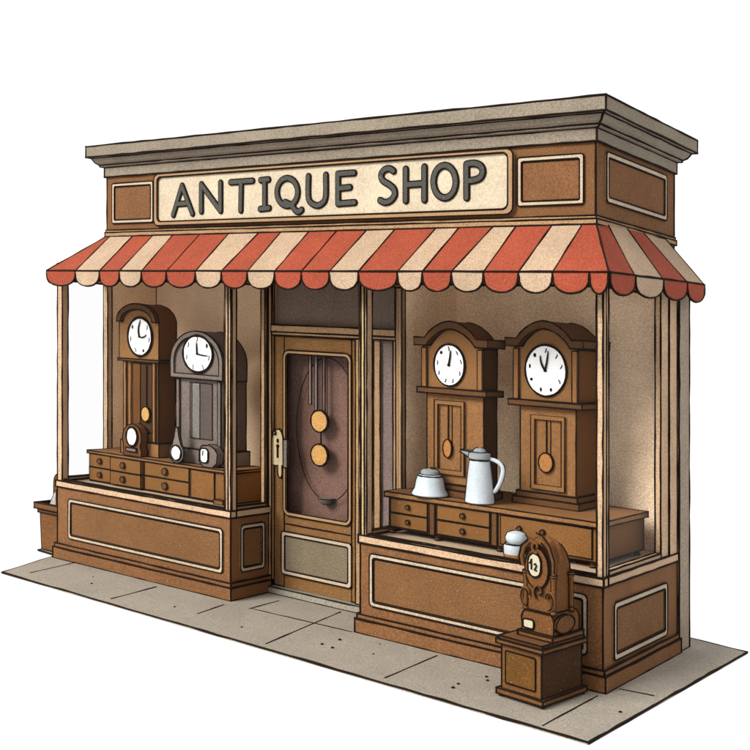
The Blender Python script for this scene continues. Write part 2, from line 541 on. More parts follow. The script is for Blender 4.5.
# cornice: profile (overhang, height) swept round the four sides with mitred corners
prof = [(.018, 3.945), (.018, 4.045), (.05, 4.05), (.055, 4.065), (.085, 4.085), (.105, 4.115), (.112, 4.13), (.15, 4.135), (.15, 4.245)]
b = MB("cornice")
X0, X1, Y0, Y1 = -5.636, -.195, .30, 1.86
vs = []
for d, z in prof:
    vs += [(X0 - d, Y0 - d, z), (X1 + d, Y0 - d, z), (X1 + d, Y1 + d, z), (X0 - d, Y1 + d, z)]
fs = [(i * 4 + k, i * 4 + (k + 1) % 4, i * 4 + 4 + (k + 1) % 4, i * 4 + 4 + k) for i in range(len(prof) - 1) for k in range(4)]
fs += [(3, 2, 1, 0), tuple(len(prof) * 4 - 4 + k for k in range(4))]
b.add(vs, fs)
for i in (0, 1, 3, 6, 7, 8):
    b.line([vs[i * 4 + k] for k in range(4)], closed=True) if False else [b.line([vs[i * 4 + k], vs[i * 4 + (k + 1) % 4]]) for k in range(4)]
for k in range(4):
    for i in range(len(prof) - 1): b.line([vs[i * 4 + k], vs[i * 4 + 4 + k]])
part(b, "cornice", shop)

# ------------------------------------------------------------------ awning
tops = [-5.636, -5.574, -5.225, -4.931, -4.646, -4.276, -3.894, -3.517, -3.25, -2.923, -2.608, -2.284, -1.993, -1.586, -1.367, -1.054, -.85, -.543, -.296, -.18]
bots = [-5.958, -5.503, -5.143, -4.853, -4.545, -4.209, -3.834, -3.512, -3.202, -2.892, -2.595, -2.298, -2.002, -1.622, -1.389, -1.128, -.85, -.559, -.288, .135]
cols = "RCRCRRCRCRRCRCRCRCR"
TZ, BZ, TY, BY = 3.33, 2.945, .283, -.20
b = MB(["red", "canv"], ink=.0078)
TH = .012
def quad(a, c, d, e, mi, nrm):
    vs = [a, c, d, e]
    b.add(vs + [tuple(p[i] - nrm[i] * TH for i in range(3)) for p in vs], [(0, 1, 2, 3), (7, 6, 5, 4), (0, 4, 5, 1), (1, 5, 6, 2), (2, 6, 7, 3), (3, 7, 4, 0)], mi)
for i, c in enumerate(cols):
    quad((bots[i], BY, BZ), (bots[i + 1], BY, BZ), (tops[i + 1], TY, TZ), (tops[i], TY, TZ), "RC".index(c), (0, -.6, .8))
    b.line([(bots[i], BY, BZ), (tops[i], TY, TZ)])
    b.line([(bots[i], BY, BZ), (bots[i + 1], BY, BZ)])
b.line([(bots[-1], BY, BZ), (tops[-1], TY, TZ)])
b.line([(tops[0], TY, TZ), (tops[-1], TY, TZ)])
XR, XL = .135, -5.958
st = [.283, .49, .84, 1.16, 1.62]; sb = [-.20, .232, .761, 1.262, 1.66]
szt = [TZ, 3.345, 3.36, 3.365, 3.365]
szb = [BZ, 2.955, 2.97, 2.985, 2.99]
for i in range(4):
    quad((XR, sb[i], szb[i]), (XR, sb[i + 1], szb[i + 1]), (-.18, st[i + 1], szt[i + 1]), (-.18, st[i], szt[i]), i % 2, (.75, 0, .65))
    b.line([(XR, sb[i], szb[i]), (-.18, st[i], szt[i])]); b.line([(XR, sb[i], szb[i]), (XR, sb[i + 1], szb[i + 1])])
b.line([(XR, sb[4], szb[4]), (-.18, st[4], szt[4])]); b.line([(-.18, st[0], szt[0]), (-.18, st[4], szt[4])])
quad((XL, BY, BZ), (XL, .0, BZ + .09), (-5.636, .60, TZ), (-5.636, TY, TZ), 0, (-.75, 0, .65))
b.line([(XL, BY, BZ), (-5.636, TY, TZ)]); b.line([(XL, BY, BZ), (XL, 0, BZ + .09)])
awn = part(b, "awning", shop)
b = MB(["red", "canv"], ink=.0078)
def scallop(u0, u1, z0, z1, fn, mi, drop=.15):
    n = 12
    P = [(u0, z0)] + [(u0 + (u1 - u0) * (.5 - .5 * math.cos(PI * k / n)), (z0 + (z1 - z0) * (.5 - .5 * math.cos(PI * k / n))) - .035 - (drop - .035) * math.sin(PI * k / n) ** .8) for k in range(n + 1)] + [(u1, z1)]
    b.prism(P, fn, 0, .008, mi)
fv = list(zip(bots, bots[1:], cols))
fv[-1] = (bots[-2], -.006, "R"); fv.append((-.006, .135, "R"))
for i, (u0, u1, c) in enumerate(fv):
    scallop(u0 + .004, u1 - .004, BZ - .004, BZ - .004, FY(BY), "RC".index(c))
for i, (y0, y1) in enumerate(zip(sb, sb[1:])):
    scallop(y0 + .004, y1 - .004, szb[i] - .004, szb[i + 1] - .004, FX(XR), (0, 1, 0, 0)[i])
scallop(BY + .004, -.02, BZ - .004, BZ + .07, FX(XL - .008), 0)
part(b, "valance", awn)

# ------------------------------------------------------------------ sign
sign = thing("shop_sign", "long cream signboard lettered ANTIQUE SHOP above the awning", "sign", (-2.9, .28, 3.44))
b = MB("trim", ink=.0078)
fn = FY(.298)
b.ring(rrect(-4.90, -.868, 3.425, 3.935, .06), rrect(-4.855, -.915, 3.465, 3.905, .05), fn, 0, .03)
part(b, "sign_frame", sign)
b = MB("sign", ink=.005)
b.prism(rrect(-4.853, -.917, 3.467, 3.903, .05), fn, 0, .012)
part(b, "sign_board", sign)
LET = {
'A': [[(-4.633,3.527),(-4.511,3.808),(-4.369,3.532)],[(-4.588,3.63),(-4.423,3.634)]],
'N': [[(-4.25,3.549),(-4.25,3.809),(-3.996,3.547),(-3.996,3.812)]],
'T': [[(-3.866,3.809),(-3.59,3.811)],[(-3.73,3.81),(-3.737,3.543)]],
'I': [[(-3.439,3.813),(-3.439,3.551)],[(-3.488,3.811),(-3.394,3.814)],[(-3.494,3.548),(-3.387,3.554)]],
'Q': [[(-3.045,3.685),(-3.051,3.648),(-3.068,3.614),(-3.095,3.587),(-3.129,3.571),(-3.167,3.566),(-3.205,3.574),(-3.24,3.593),(-3.267,3.621),(-3.285,3.657),(-3.291,3.696),(-3.285,3.734),(-3.267,3.768),(-3.24,3.794),(-3.205,3.81),(-3.167,3.815),(-3.129,3.807),(-3.095,3.788),(-3.068,3.759),(-3.051,3.724),(-3.045,3.685)],[(-3.192,3.601),(-3.114,3.567),(-3.073,3.523),(-3.033,3.51),(-3.002,3.525)]],
'U': [[(-2.922,3.819),(-2.925,3.65),(-2.898,3.588),(-2.822,3.557),(-2.753,3.583),(-2.726,3.647),(-2.726,3.821)]],
'E': [[(-2.416,3.823),(-2.59,3.823),(-2.59,3.565),(-2.411,3.57)],[(-2.59,3.696),(-2.462,3.702)]],
'S': [[(-2.003,3.817),(-2.041,3.839),(-2.093,3.833),(-2.129,3.795),(-2.115,3.745),(-2.047,3.706),(-1.998,3.666),(-1.992,3.615),(-2.033,3.572),(-2.093,3.559),(-2.14,3.578)]],
'H': [[(-1.879,3.826),(-1.879,3.566)],[(-1.694,3.834),(-1.694,3.566)],[(-1.879,3.696),(-1.694,3.699)]],
'O': [[(-1.392,3.7),(-1.397,3.66),(-1.412,3.624),(-1.436,3.596),(-1.465,3.579),(-1.498,3.574),(-1.531,3.582),(-1.561,3.601),(-1.585,3.632),(-1.6,3.669),(-1.606,3.71),(-1.6,3.75),(-1.585,3.786),(-1.561,3.814),(-1.531,3.831),(-1.498,3.836),(-1.465,3.828),(-1.436,3.807),(-1.412,3.777),(-1.397,3.74),(-1.392,3.7)]],
'P': [[(-1.292,3.568),(-1.292,3.833),(-1.218,3.837),(-1.162,3.813),(-1.143,3.77),(-1.162,3.725),(-1.218,3.704),(-1.292,3.7)]],
}
fl = FY(.286)
def stroke(pts, w, d0, d1, mi):
    """a round-ended brush stroke lying on the board"""
    for (u0, v0), (u1, v1) in zip(pts, pts[1:]):
        a = math.atan2(v1 - v0, u1 - u0)
        P = [(u1 + w * math.cos(a + t), v1 + w * math.sin(a + t)) for t in [PI * (k / 8 - .5) for k in range(9)]]
        P += [(u0 + w * math.cos(a + t), v0 + w * math.sin(a + t)) for t in [PI * (k / 8 + .5) for k in range(9)]]
        jit = random.uniform(0, .0008)
        b.prism(P, fl, d0, d1 + jit, mi)
for ch, ss in LET.items():
    b = MB(["ink", "letter"], lines=False)
    for s_ in ss:
        if ch in "SU" or (ch == "Q" and len(s_) == 5): s_ = curve(s_, 3)
        if ch == "P": s_ = s_[:2] + curve(s_[1:], 3)
        stroke(s_, .031, 0, .010, 0)
        stroke(s_, .019, .010, .016, 1)
    part(b, "letter", sign)

# ------------------------------------------------------------------ clocks
def dial(parent, cx, cz, rx, rz, y, hands, nums=9, seed=1, ink=.009, mark=.017):
    fn = FY(y)
    b = MB(["dial", "walnut"], ink=ink)
    b.disc(cx, cz, rx, fn, .001, .012, 0, ry=rz)
    rg = random.Random(seed)
    b.mats.append(INK)
    for k in range(nums):
        a = 2 * PI * k / nums + rg.uniform(-.06, .06)
        u, v = cx + rx * .78 * math.sin(a), cz + rz * .78 * math.cos(a)
        kind = rg.random()
        if kind < .3:
            b.disc(u, v, mark * rg.uniform(.5, .8), fn, .012, .015, n=7, ry=mark * rg.uniform(.7, 1.1), edges=False, mi=2)
        else:
            t = rg.uniform(-.5, .5)
            pts = [(u - mark * math.sin(t), y - .015, v - mark * math.cos(t)), (u + mark * .3, y - .015, v), (u + mark * math.sin(t), y - .015, v + mark * math.cos(t))]
            b.tube(pts, .0045, 2, world=False, sides=5)
    d = part(b, "clock_dial", parent)
    for ang, ln, bend in hands:
        b = MB("ink", lines=False)
        a = math.radians(ang)
        pts = []
        for k in range(6):
            t = k / 5
            u = cx + rx * ln * t * math.sin(a) + bend * math.sin(PI * t) * math.cos(a)
            v = cz + rz * ln * t * math.cos(a) - bend * math.sin(PI * t) * math.sin(a)
            pts.append((u, y - .022, v))
        b.tube(pts, [.0075, .0085, .008, .0075, .0065, .004], world=False, sides=6)
        b.disc(cx, cz, .012, fn, .012, .026, n=10, edges=False)
        part(b, "clock_hand", d)
    return d


def arch(x0, x1, zs, zt, sh, n=16):
    """bell-shaped pediment line from left shoulder over the crown to the right shoulder"""
    P = [(x0, zs)]
    w = (x1 - x0)
    for k in range(n + 1):
        t = k / n
        u = x0 + w * (sh + (1 - 2 * sh) * t)
        s = math.sin(PI * t)
        P.append((u, zs + (zt - zs) * (s ** .8)))
    P.append((x1, zs))
    return P


def longcase(name, label, x0, x1, yf, yb, zb, zh, zs, zt, trunk, dl, hands, win, bob, mm=("oak2", "walnut", "oak_shade"), seed=1):
    """x0..x1 hood width, trunk=(x0,x1) waist; zb foot, zh underside of hood, zs shoulder, zt crown; win=(x0,x1,z0,z1) trunk window"""
    t = thing(name, label, "longcase clock", ((x0 + x1) / 2, (yf + yb) / 2, zb))
    case, dark, side = mm
    tx0, tx1 = trunk
    b = MB(dark, ink=.007)
    b.box(tx0 - .05, tx1 + .045, yf - .045, yb, zb, zb + .055)
    b.box(tx0 - .025, tx1 + .022, yf - .022, yb - .005, zb + .055, zb + .10)
    part(b, "clock_base", t)
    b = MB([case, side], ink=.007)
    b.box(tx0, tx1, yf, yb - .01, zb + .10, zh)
    b.m[-1] = 1  # right flank takes the colour with shade painted in
    # trunk window cut-in lines and mouldings
    part(b, "clock_case", t)
    wx0, wx1, wz0, wz1 = win
    b = MB([case], ink=.0062)
    b.ring([(wx0, wz0), (wx1, wz0), (wx1, wz1), (wx0, wz1)], [(wx0 + .035, wz0 + .04), (wx1 - .03, wz0 + .04), (wx1 - .03, wz1 - .035), (wx0 + .035, wz1 - .035)], FY(yf), 0, .02)
    td = part(b, "trunk_door", t)
    bx, bz, brx, brz = bob
    b = MB("ink", lines=False)
    b.tube([(bx, yf - .008, wz1 - .03), (bx, yf - .008, bz)], .006, world=False)
    b.tube([(bx + .035, yf - .004, wz1 - .03), (bx + .035, yf - .004, bz + .03)], .004, world=False)
    p = part(b, "pendulum", t)
    b = MB("amber", ink=.0062)
    b.disc(bx, bz, brx, FY(yf - .008), 0, .016, ry=brz)
    part(b, "pendulum_bob", p)
    # hood
    b = MB(dark, ink=.007)
    b.box(x0 - .02, x1 + .03, yf - .055, yb, zh, zh + .045)
    part(b, "hood_moulding", t)
    b = MB([case, side], ink=.007)
    inner = arch(x0 + .045, x1 - .04, zs - .02, zt - .06, .10)
    out = [(x0 + .02, zh + .047), (x1 - .015, zh + .047)] + [(x1 - .015, zs - .03)] + inner[::-1] + [(x0 + .02, zs - .03)]
    b.prism(out, FY(yf - .02), -(yb - yf), 0, corner=60)
    k = len(out)
    b.m[-k + 1] = 1                      # the right flank, its shade put into the colour
    hd = part(b, "hood", t)
    for cx in (x0 + .045, x1 - .035):
        b = MB(case, ink=.005)
        b.box(cx - .026, cx + .02, yf - .043, yf - .021, zh + .05, zs - .04)
        part(b, "hood_column", hd)
    b = MB(dark, ink=.007)
    up = arch(x0 - .045, x1 + .05, zs + .045, zt, .15)
    lo = arch(x0 - .04, x1 + .045, zs - .02, zt - .065, .16)
    b.prism(up + lo[::-1], FY(yf - .02), -(yb - yf) - .02, .045, corner=50)
    part(b, "pediment", t)
    dial(t, *dl, yf - .022, hands, seed=seed)
    return t


# right display window: sideboard with two longcase clocks
def turned_leg(x, y, z0, z1, parent, m="walnut"):
    b = MB(m, ink=.004)
    h = z1 - z0
    b.lathe([(.012, 0), (.026, h * .18), (.026, h * .35), (.014, h * .5), (.024, h * .7), (.03, h)], (x, y, z0), n=12, rings=(1, 3, 5), meridians=(-2.4, .3))
    part(b, "leg", parent, smooth=True)


def drawer(x0, x1, z0, z1, y, parent, knobs, m="oak", sink=.010, km="walnut"):
    b = MB(m, ink=.005)
    b.box(x0, x1, y - sink, y, z0, z1)
    d = part(b, "drawer", parent)
    for kx, kz, kr in knobs:
        b = MB(km, ink=.005)
        b.disc(kx, kz, kr, FY(y - sink), 0, .022, n=14)
        part(b, "knob", d)
    return d


sb_ = thing("sideboard", "long low oak sideboard with five drawers on turned legs under two arched clocks", "sideboard", (-1.1, .7, .7905))
YS = .30
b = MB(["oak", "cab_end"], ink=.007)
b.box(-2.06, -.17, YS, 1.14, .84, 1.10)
b.m[-1] = 1  # right end is a darker oak copy, shade painted in
part(b, "carcass", sb_)
b = MB("oak2", ink=.007)
b.box(-2.09, -.14, YS - .03, 1.16, 1.10, 1.14)
part(b, "tabletop", sb_)
for x, y in ((-2.05, YS + .03), (-1.60, YS + .03), (-1.02, YS + .03), (-.23, YS + .03), (-2.03, 1.1), (-.21, 1.1)):
    turned_leg(x, y, .7905, .839, sb_)
for x in (-1.63, -1.05):
    b = MB("walnut", ink=.005); b.box(x - .02, x + .03, YS - .016, YS - .001, .84, 1.098); part(b, "stile", sb_)
for z0, z1 in ((.855, .965), (.975, 1.09)):
    drawer(-2.04, -1.675, z0, z1, YS - .001, sb_, [(-1.86, (z0 + z1) / 2, .018)])
    drawer(-1.58, -1.09, z0, z1, YS - .001, sb_, [(-1.33, (z0 + z1) / 2, .020)])
drawer(-.99, -.22, .862, 1.085, YS - .001, sb_, [(-.82, 1.005, .018), (-.62, 1.005, .018)])

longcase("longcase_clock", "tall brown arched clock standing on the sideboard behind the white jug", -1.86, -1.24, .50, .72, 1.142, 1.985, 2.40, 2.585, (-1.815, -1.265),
         (-1.575, 2.225, .148, .172), [(10, .72, .004), (14, .40, 0)], (-1.73, -1.44, 1.32, 1.93), (-1.60, 1.535, .042, .075), ("oak2", "walnut", "oak_deep_shade"), seed=3)
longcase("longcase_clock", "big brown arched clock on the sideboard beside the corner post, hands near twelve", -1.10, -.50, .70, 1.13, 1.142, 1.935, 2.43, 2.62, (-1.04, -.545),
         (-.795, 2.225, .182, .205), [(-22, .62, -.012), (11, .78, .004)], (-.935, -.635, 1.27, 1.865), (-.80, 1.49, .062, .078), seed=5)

# left display window: low chest with a brown and a grey clock
YC = .27
ch = thing("drawer_chest", "long low oak chest of small drawers across the window left of the door", "chest", (-4.8, .45, .7905))
b = MB(["oak", "oak_shade"], ink=.007)
b.box(-5.87, -3.87, YC, .74, .80, 1.085)
part(b, "carcass", ch)
b = MB("oak2", ink=.007)
b.box(-5.89, -3.85, YC - .02, .75, 1.085, 1.112)
part(b, "chest_top", ch)
b = MB("oak", ink=.0062)
b.box(-5.85, -3.9, YC + .03, .7, .7908, .80)
b.box(-4.02, -3.90, YC - .06, YC - .001, .7908, .835)
part(b, "skirting", ch)
for z0, z1, zc in ((.81, .94, .875), (.95, 1.08, 1.015)):
    drawer(-5.865, -5.53, z0, z1, YC - .001, ch, [(-5.69, zc, .028)])
    drawer(-5.50, -5.05, z0, z1, YC - .001, ch, [(-5.30, zc, .030)], sink=.04)
    drawer(-5.02, -4.40, z0, z1, YC - .001, ch, [(-4.72, zc, .034)])
b = MB("oak", ink=.0062); b.box(-4.37, -4.06, YC - .012, YC - .001, .81, 1.075); part(b, "chest_panel", ch)

# brown clock with hooped top
def hooped(name, label, x0, x1, yf, yb, zb, zh, zs, zt, tr, dl, hands, mm, win, bob, seed, full=False):
    t = thing(name, label, "longcase clock", ((x0 + x1) / 2, (yf + yb) / 2, zb))
    case, dark, side = mm
    b = MB([case, side], ink=.007)
    b.box(tr[0] - .02, tr[1] + .04, yf - .03, yb, zb, zb + .14)
    part(b, "clock_base", t)
    b = MB([case, side], ink=.007)
    b.box(tr[0], tr[1], yf, yb - .01, zb + .14, zh); b.m[-1] = 1  # right flank in a darker copy of the case, painted shade
    part(b, "clock_case", t)
    b = MB(["greyd" if full else "oak_deep_shade", "greyl" if full else "oak_shade"], ink=.005)
    wx0, wx1, wz0, wz1 = win
    b.box(wx0, wx1, yf - .006, yf - .001, wz0, wz1)
    b.box(wx0 + .03, wx0 + (wx1 - wx0) * .45, yf - .010, yf - .0065, wz0, wz1, 1)
    td = part(b, "trunk_window", t)
    for cx in (tr[0] + .03, tr[1] - .045):
        b = MB(case, ink=.005); b.box(cx - .02, cx + .02, yf - .02, yf - .001, zb + .15, zh - .01); part(b, "pilaster", t)
    if bob:
        b = MB("ink", lines=False); b.tube([(bob[0], yf - .016, wz1 - .02), (bob[0], yf - .016, bob[1])], .006, world=False)
        p = part(b, "pendulum", t)
        b = MB("gold", ink=.0062); b.disc(bob[0], bob[1], bob[2], FY(yf - .018), 0, .016, ry=bob[3]); part(b, "pendulum_bob", p)
    xc, w = (x0 + x1) / 2, (x1 - x0) / 2
    b = MB([case, side], ink=.007)
    n = 18
    top = [(xc + w * math.cos(PI * k / n), zs + (zt - zs) * math.sin(PI * k / n)) for k in range(n + 1)]
    out = [(x0, zh + .002), (x1, zh + .002)] + top
    b.prism(out, FY(yf - .03), -(yb - yf), 0, corner=40)
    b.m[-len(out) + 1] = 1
    for k in range(2, len(out)): b.m[-len(out) + k] = 1  # hoop and flanks share the case colour darkened with painted shade
    hd = part(b, "hood", t)
    b = MB(dark, ink=.007)
    w2 = w * (.86 if full else .80)
    low = [(xc + w2 * math.cos(PI * k / n), zs + (zt - zs - (w - w2)) * math.sin(PI * k / n)) for k in range(n + 1)]
    if full:                                   # flat grey border round the whole hood
        outp = [(x0 + .004, zh + .006), (x1 - .004, zh + .006)] + top
        inp = [(xc - w2, zh + .05), (xc + w2, zh + .05)] + low
        b.ring(outp, inp, FY(yf - .03), 0, .018)
    else:
        b.prism(top + low[::-1], FY(yf - .03), 0, .04, corner=50)
    part(b, "hood_moulding", t)
    if not full:
        b = MB(dark, ink=.0065)
        b.box(x0 - .012, x1 + .014, yf - .042, yb - .005, zh - .022, zh)
        part(b, "hood_shelf", t)
    dial(t, *dl, yf - .032, hands, seed=seed, nums=7, mark=.024, ink=.013)
    return t

hooped("longcase_clock", "brown hooped clock with gold pendulum standing on the drawer chest", -5.55, -4.96, .42, .66, 1.114, 2.09, 2.47, 2.655, (-5.51, -5.0),
       (-5.225, 2.32, .178, .195), [(6, .80, -.018), (78, .62, .018)], ("oak2", "walnut", "oak_shade"), (-5.40, -5.08, 1.35, 2.05), (-5.155, 1.54, .062, .075), 11)
hooped("longcase_clock", "grey painted clock with rounded top standing on the drawer chest", -4.775, -4.06, .42, .74, 1.114, 1.935, 2.10, 2.405, (-4.73, -4.09),
       (-4.40, 2.185, .20, .18), [(-3, .62, 0), (96, .72, .004)], ("grey", "grey", "greyd"), (-4.54, -4.24, 1.36, 1.90), None, 14, full=True)

# ------------------------------------------------------------------ small things on the chest
t = thing("mantel_clock", "small dark rounded mantel clock with blank white face on the chest before the brown clock", "clock", (-5.24, .31, 1.113))
b = MB(["walnut2", "oak_shade"], ink=.007)
b.prism([(-5.365, 1.114), (-5.11, 1.114), (-5.10, 1.17), (-5.125, 1.21), (-5.105, 1.28), (-5.11, 1.36), (-5.15, 1.41), (-5.23, 1.44), (-5.31, 1.42), (-5.365, 1.37), (-5.385, 1.29), (-5.37, 1.20)], FY(.34), -.03, .05, corner=60)
part(b, "clock_case", t)
b = MB("dial", ink=.012)
b.disc(-5.235, 1.31, .08, FY(.29), 0, .012, ry=.095)
part(b, "clock_dial", t)
b = MB("steel", ink=.007)
b.box(-5.315, -5.165, .272, .289, 1.16, 1.195)
part(b, "nameplate", t)

t = thing("hand_mirror", "small round mirror with tapering handle upright at the edge of the chest", "mirror", (-4.60, .27, 1.113))
b = MB("steel", ink=.007)
n = 20
P = [(-4.575 + .098 * math.cos(math.radians(a)), 1.213 + .098 * math.sin(math.radians(a))) for a in range(125, 416, 15)] + [(-4.54, 1.37), (-4.56, 1.46), (-4.59, 1.46), (-4.61, 1.37)]
b.prism(P, FY(.285), 0, .02, corner=60)
part(b, "mirror_frame", t)
b = MB("dial", ink=.009)
b.disc(-4.575, 1.213, .068, FY(.264), 0, .008, ry=.072)
part(b, "mirror_glass", t)

t = thing("alarm_clock", "tiny grey alarm clock with white face before the grey clock", "clock", (-4.2, .31, 1.113))
b = MB("grey", ink=.007)
b.prism([(-4.29, 1.16), (-4.24, 1.114), (-4.12, 1.114), (-4.06, 1.16), (-4.05, 1.25), (-4.09, 1.30), (-4.16, 1.325), (-4.25, 1.315), (-4.29, 1.27)], FY(.35), -.03, .06, corner=60)
part(b, "clock_case", t)
b = MB("dial", ink=.008)
b.prism(rrect(-4.265, -4.165, 1.155, 1.29, .035), FY(.288), 0, .01)
d = part(b, "clock_dial", t)
b = MB("ink", lines=False); b.tube([(-4.225, .274, 1.27), (-4.23, .274, 1.22)], .005, world=False)
part(b, "clock_hand", d)

# ------------------------------------------------------------------ enamelware on the sideboard
t = thing("enamel_pot", "squat white enamel pot with grey lid on the sideboard left of the tall jug", "pot", (-1.70, .36, 1.14))
VA = (.54, -2.60)
c = (-1.70, .37, 1.142)              # bearings of the two flanks as seen from the street corner
b = MB("enamel", ink=.007)
b.lathe([(.135, 0), (.15, .012), (.145, .03), (.125, .06), (.115, .12), (.10, .165), (.085, .175)], c, n=28, rings=(0, 5), meridians=VA)
pot = part(b, "pot_body", t, smooth=True)
b = MB("tin", ink=.007)
b.lathe([(.078, .176), (.074, .205), (.055, .22), (.02, .222)], c, n=24, rings=(0,), meridians=VA)
part(b, "lid", t, smooth=True)
b = MB("walnut", ink=.005)
b.lathe([(.02, 0), (.024, .012), (.014, .022)], (c[0] + .03, c[1], c[2] + .221), n=10, rings=(1,))
part(b, "lid_knob", t, smooth=True)

t = thing("enamel_jug", "tall white enamel jug with curved handle on the sideboard between the two brown clocks", "jug", (-1.22, .37, 1.14))
c = (-1.225, .37, 1.142)
b = MB("enamel", ink=.007)
b.lathe([(.108, 0), (.118, .01), (.112, .06), (.098, .20), (.085, .31), (.08, .345)], c, n=28, rings=(0, 5), meridians=VA)
part(b, "jug_body", t, smooth=True)
b = MB("tin", ink=.007)
b.lathe([(.082, .346), (.09, .36), (.085, .395), (.055, .405), (.05, .42), (.035, .435), (.01, .44)], c, n=24, rings=(0, 3), meridians=VA)
b.prism([(-.06, 0), (-.155, .05), (-.15, .065), (-.04, .055)], lambda u, v, d: (c[0] + u * .95, c[1] + u * .2 + d, c[2] + .35 + v), -.03, .03)
part(b, "lid", t, smooth=False)
b = MB("enamel", ink=.007)
hp = curve([(.08, .36), (.14, .345), (.185, .31), (.19, .25), (.165, .17), (.13, .11), (.11, .10)], 3)
b.tube([(c[0] + u * .96, c[1] + u * .25, c[2] + v) for u, v in hp], [.014 + .005 * math.sin(PI * k / (len(hp) - 1)) for k in range(len(hp))], world=False)
for du, dv in ((.018, .004), (-.018, -.004)):
    b.line([(c[0] + (u + du) * .96, c[1] + (u + du) * .25, c[2] + v + dv) for u, v in hp], r=.005)
part(b, "handle", t, smooth=True)

# white cup in the corner of the right window
t = thing("sugar_bowl", "white lidded bowl with brown foot on the window floor behind the ornate clock", "bowl", (-.70, .15, .7905))
c = (-.80, .16, .7908)
b = MB(["enamel", "amber"], ink=.007)
b.lathe([(.05, 0), (.07, .01), (.075, .04)], c, 1, n=22, rings=(0,), meridians=VA)
b.lathe([(.075, .04), (.078, .09), (.07, .115)], c, 0, n=22, rings=(2,), meridians=VA)
part(b, "bowl_body", t, smooth=True)
b = MB("enamel", ink=.007)
c2 = (c[0] + .02, c[1], c[2])
b.lathe([(.055, .116), (.078, .14), (.082, .168), (.066, .20), (.03, .214), (.005, .216)], c2, n=22, rings=(0,), meridians=VA)
part(b, "lid", t, smooth=True)

# ------------------------------------------------------------------ pendulums hanging in the door
t = thing("hanging_pendulum", "two gold discs on thin strips hanging inside an oval hoop behind the door glass", "pendulum", (-3.05, .64, 2.25))
YP = .64
b = MB("steel", ink=.004)
b.box(-3.22, -3.19, YP, YP + .008, 1.78, 2.24); b.box(-3.15, -3.12, YP, YP + .008, 1.70, 2.258); b.box(-3.05, -3.03, YP, YP + .008, 1.73, 2.258)
b.box(-3.24, -3.0, YP, YP + .01, 2.24, 2.258)
part(b, "hanger_strip", t)
b = MB("ink", lines=False); b.tube([(-3.07, YP - .004, 1.62), (-3.07, YP - .004, 1.33)], .008, world=False)
b.tube([(-3.0, YP, 2.25), (-3.0, YP, 1.66)], .004, world=False)
part(b, "link", t)
for z in (1.635, 1.325):
    b = MB("gold", ink=.009); b.disc(-3.07, z, .098, FY(YP - .012), 0, .02, ry=.10); part(b, "gold_disc", t)
b = MB("ink", lines=False)
b.tube([(-3.02 + .37 * math.cos(2 * PI * k / 48), YP + .03, 1.56 + .66 * math.sin(2 * PI * k / 48)) for k in range(48)], .005, closed=True, world=False, sides=6)
part(b, "oval_hoop", t)
b = MB("steel", ink=.005)
b.lathe([(.04, 0), (.07, .025), (.078, .05), (.075, .055)], (-3.04, YP + .04, .875), n=20, rings=(0, 2), meridians=VA)
part(b, "dish", t, smooth=True)

# ------------------------------------------------------------------ cabinet on the pavement with the ornate clock
P0 = (-.146, -.64); A1 = math.radians(173); A2 = math.radians(83)
L1, L2 = .345, .50
def CF(p):      # local frame: u along the front away from the near corner, v along the side, z up
    return (P0[0] + p[0] * math.cos(A1) + p[1] * math.cos(A2), P0[1] + p[0] * math.sin(A1) + p[1] * math.sin(A2), p[2])
t = thing("cabinet", "small brown wooden cabinet standing on the pavement at the shop corner", "cabinet", (CF((L1 / 2, L2 / 2, 0))))
b = MB(["cab", "cab_shade"], frame=CF, ink=.007)
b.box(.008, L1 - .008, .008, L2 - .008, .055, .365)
b.m[-2] = 1  # right side gets its shaded tone as colour
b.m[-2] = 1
part(b, "carcass", t)
b = MB("cab", frame=CF, ink=.007)
b.box(-.02, L1 + .02, -.02, L2 + .02, .365, .395)
b.box(-.005, L1 + .005, -.005, L2 + .005, .3955, .415)
part(b, "cabinet_top", t)
b = MB("cab", frame=CF, ink=.007)
b.box(-.018, L1 + .018, -.018, L2 + .018, .02, .055)
part(b, "skirting", t)
b = MB("cabf", frame=CF, ink=.0062)
b.prism(rrect(.055, L1 - .045, .10, .32, .012), lambda u, v, d: (u, .008 - d, v), 0, .006)
part(b, "door_panel", t)
for u, v in ((.01, .01), (L1 - .01, .01), (.01, L2 - .01), (L1 - .01, L2 - .01)):
    b = MB("walnut", frame=CF, ink=.004)
    b.lathe([(.014, 0), (.022, .008), (.018, .02)], (u, v, 0), n=10, rings=(1,))
    part(b, "foot", t)

t = thing("bracket_clock", "ornate carved wooden clock with scrolled arch top standing on the pavement cabinet", "clock", CF((.17, .22, .415)))
def CC(p):      # the ornate clock stands a little back from the near corner of the cabinet
    return CF((p[0] * .92 - .006, p[1] * 1.03 + .065, .417 + (p[2] - .417) * 1.12))
def CV(d):      # front face of the clock, u to the left of the near corner
    return lambda u, v, e: (u, d - e, v)
Z0 = .417
b = MB(["walnut2", "cab_shade"], frame=CC, ink=.0078)
b.box(.0, .31, .05, .42, Z0, Z0 + .03)
b.prism([(.015, Z0 + .032), (.295, Z0 + .032), (.30, .53), (.285, .56), (.265, .575), (.04, .575), (.02, .56), (.01, .53)], CV(.08), -.30, 0, corner=60)
part(b, "clock_base", t)
b = MB(["walnut2", "cab_shade"], frame=CC, ink=.0078)
body = [(.045, .577), (.26, .577), (.255, .64), (.275, .68), (.275, .86), (.26, .92), (.22, .965), (.17, .985), (.12, .965), (.075, .92), (.05, .86), (.045, .68)]
b.prism(body, CV(.10), -.22, 0, corner=60)
part(b, "clock_case", t)
b = MB("walnut2", frame=CC, ink=.005)
sc = []
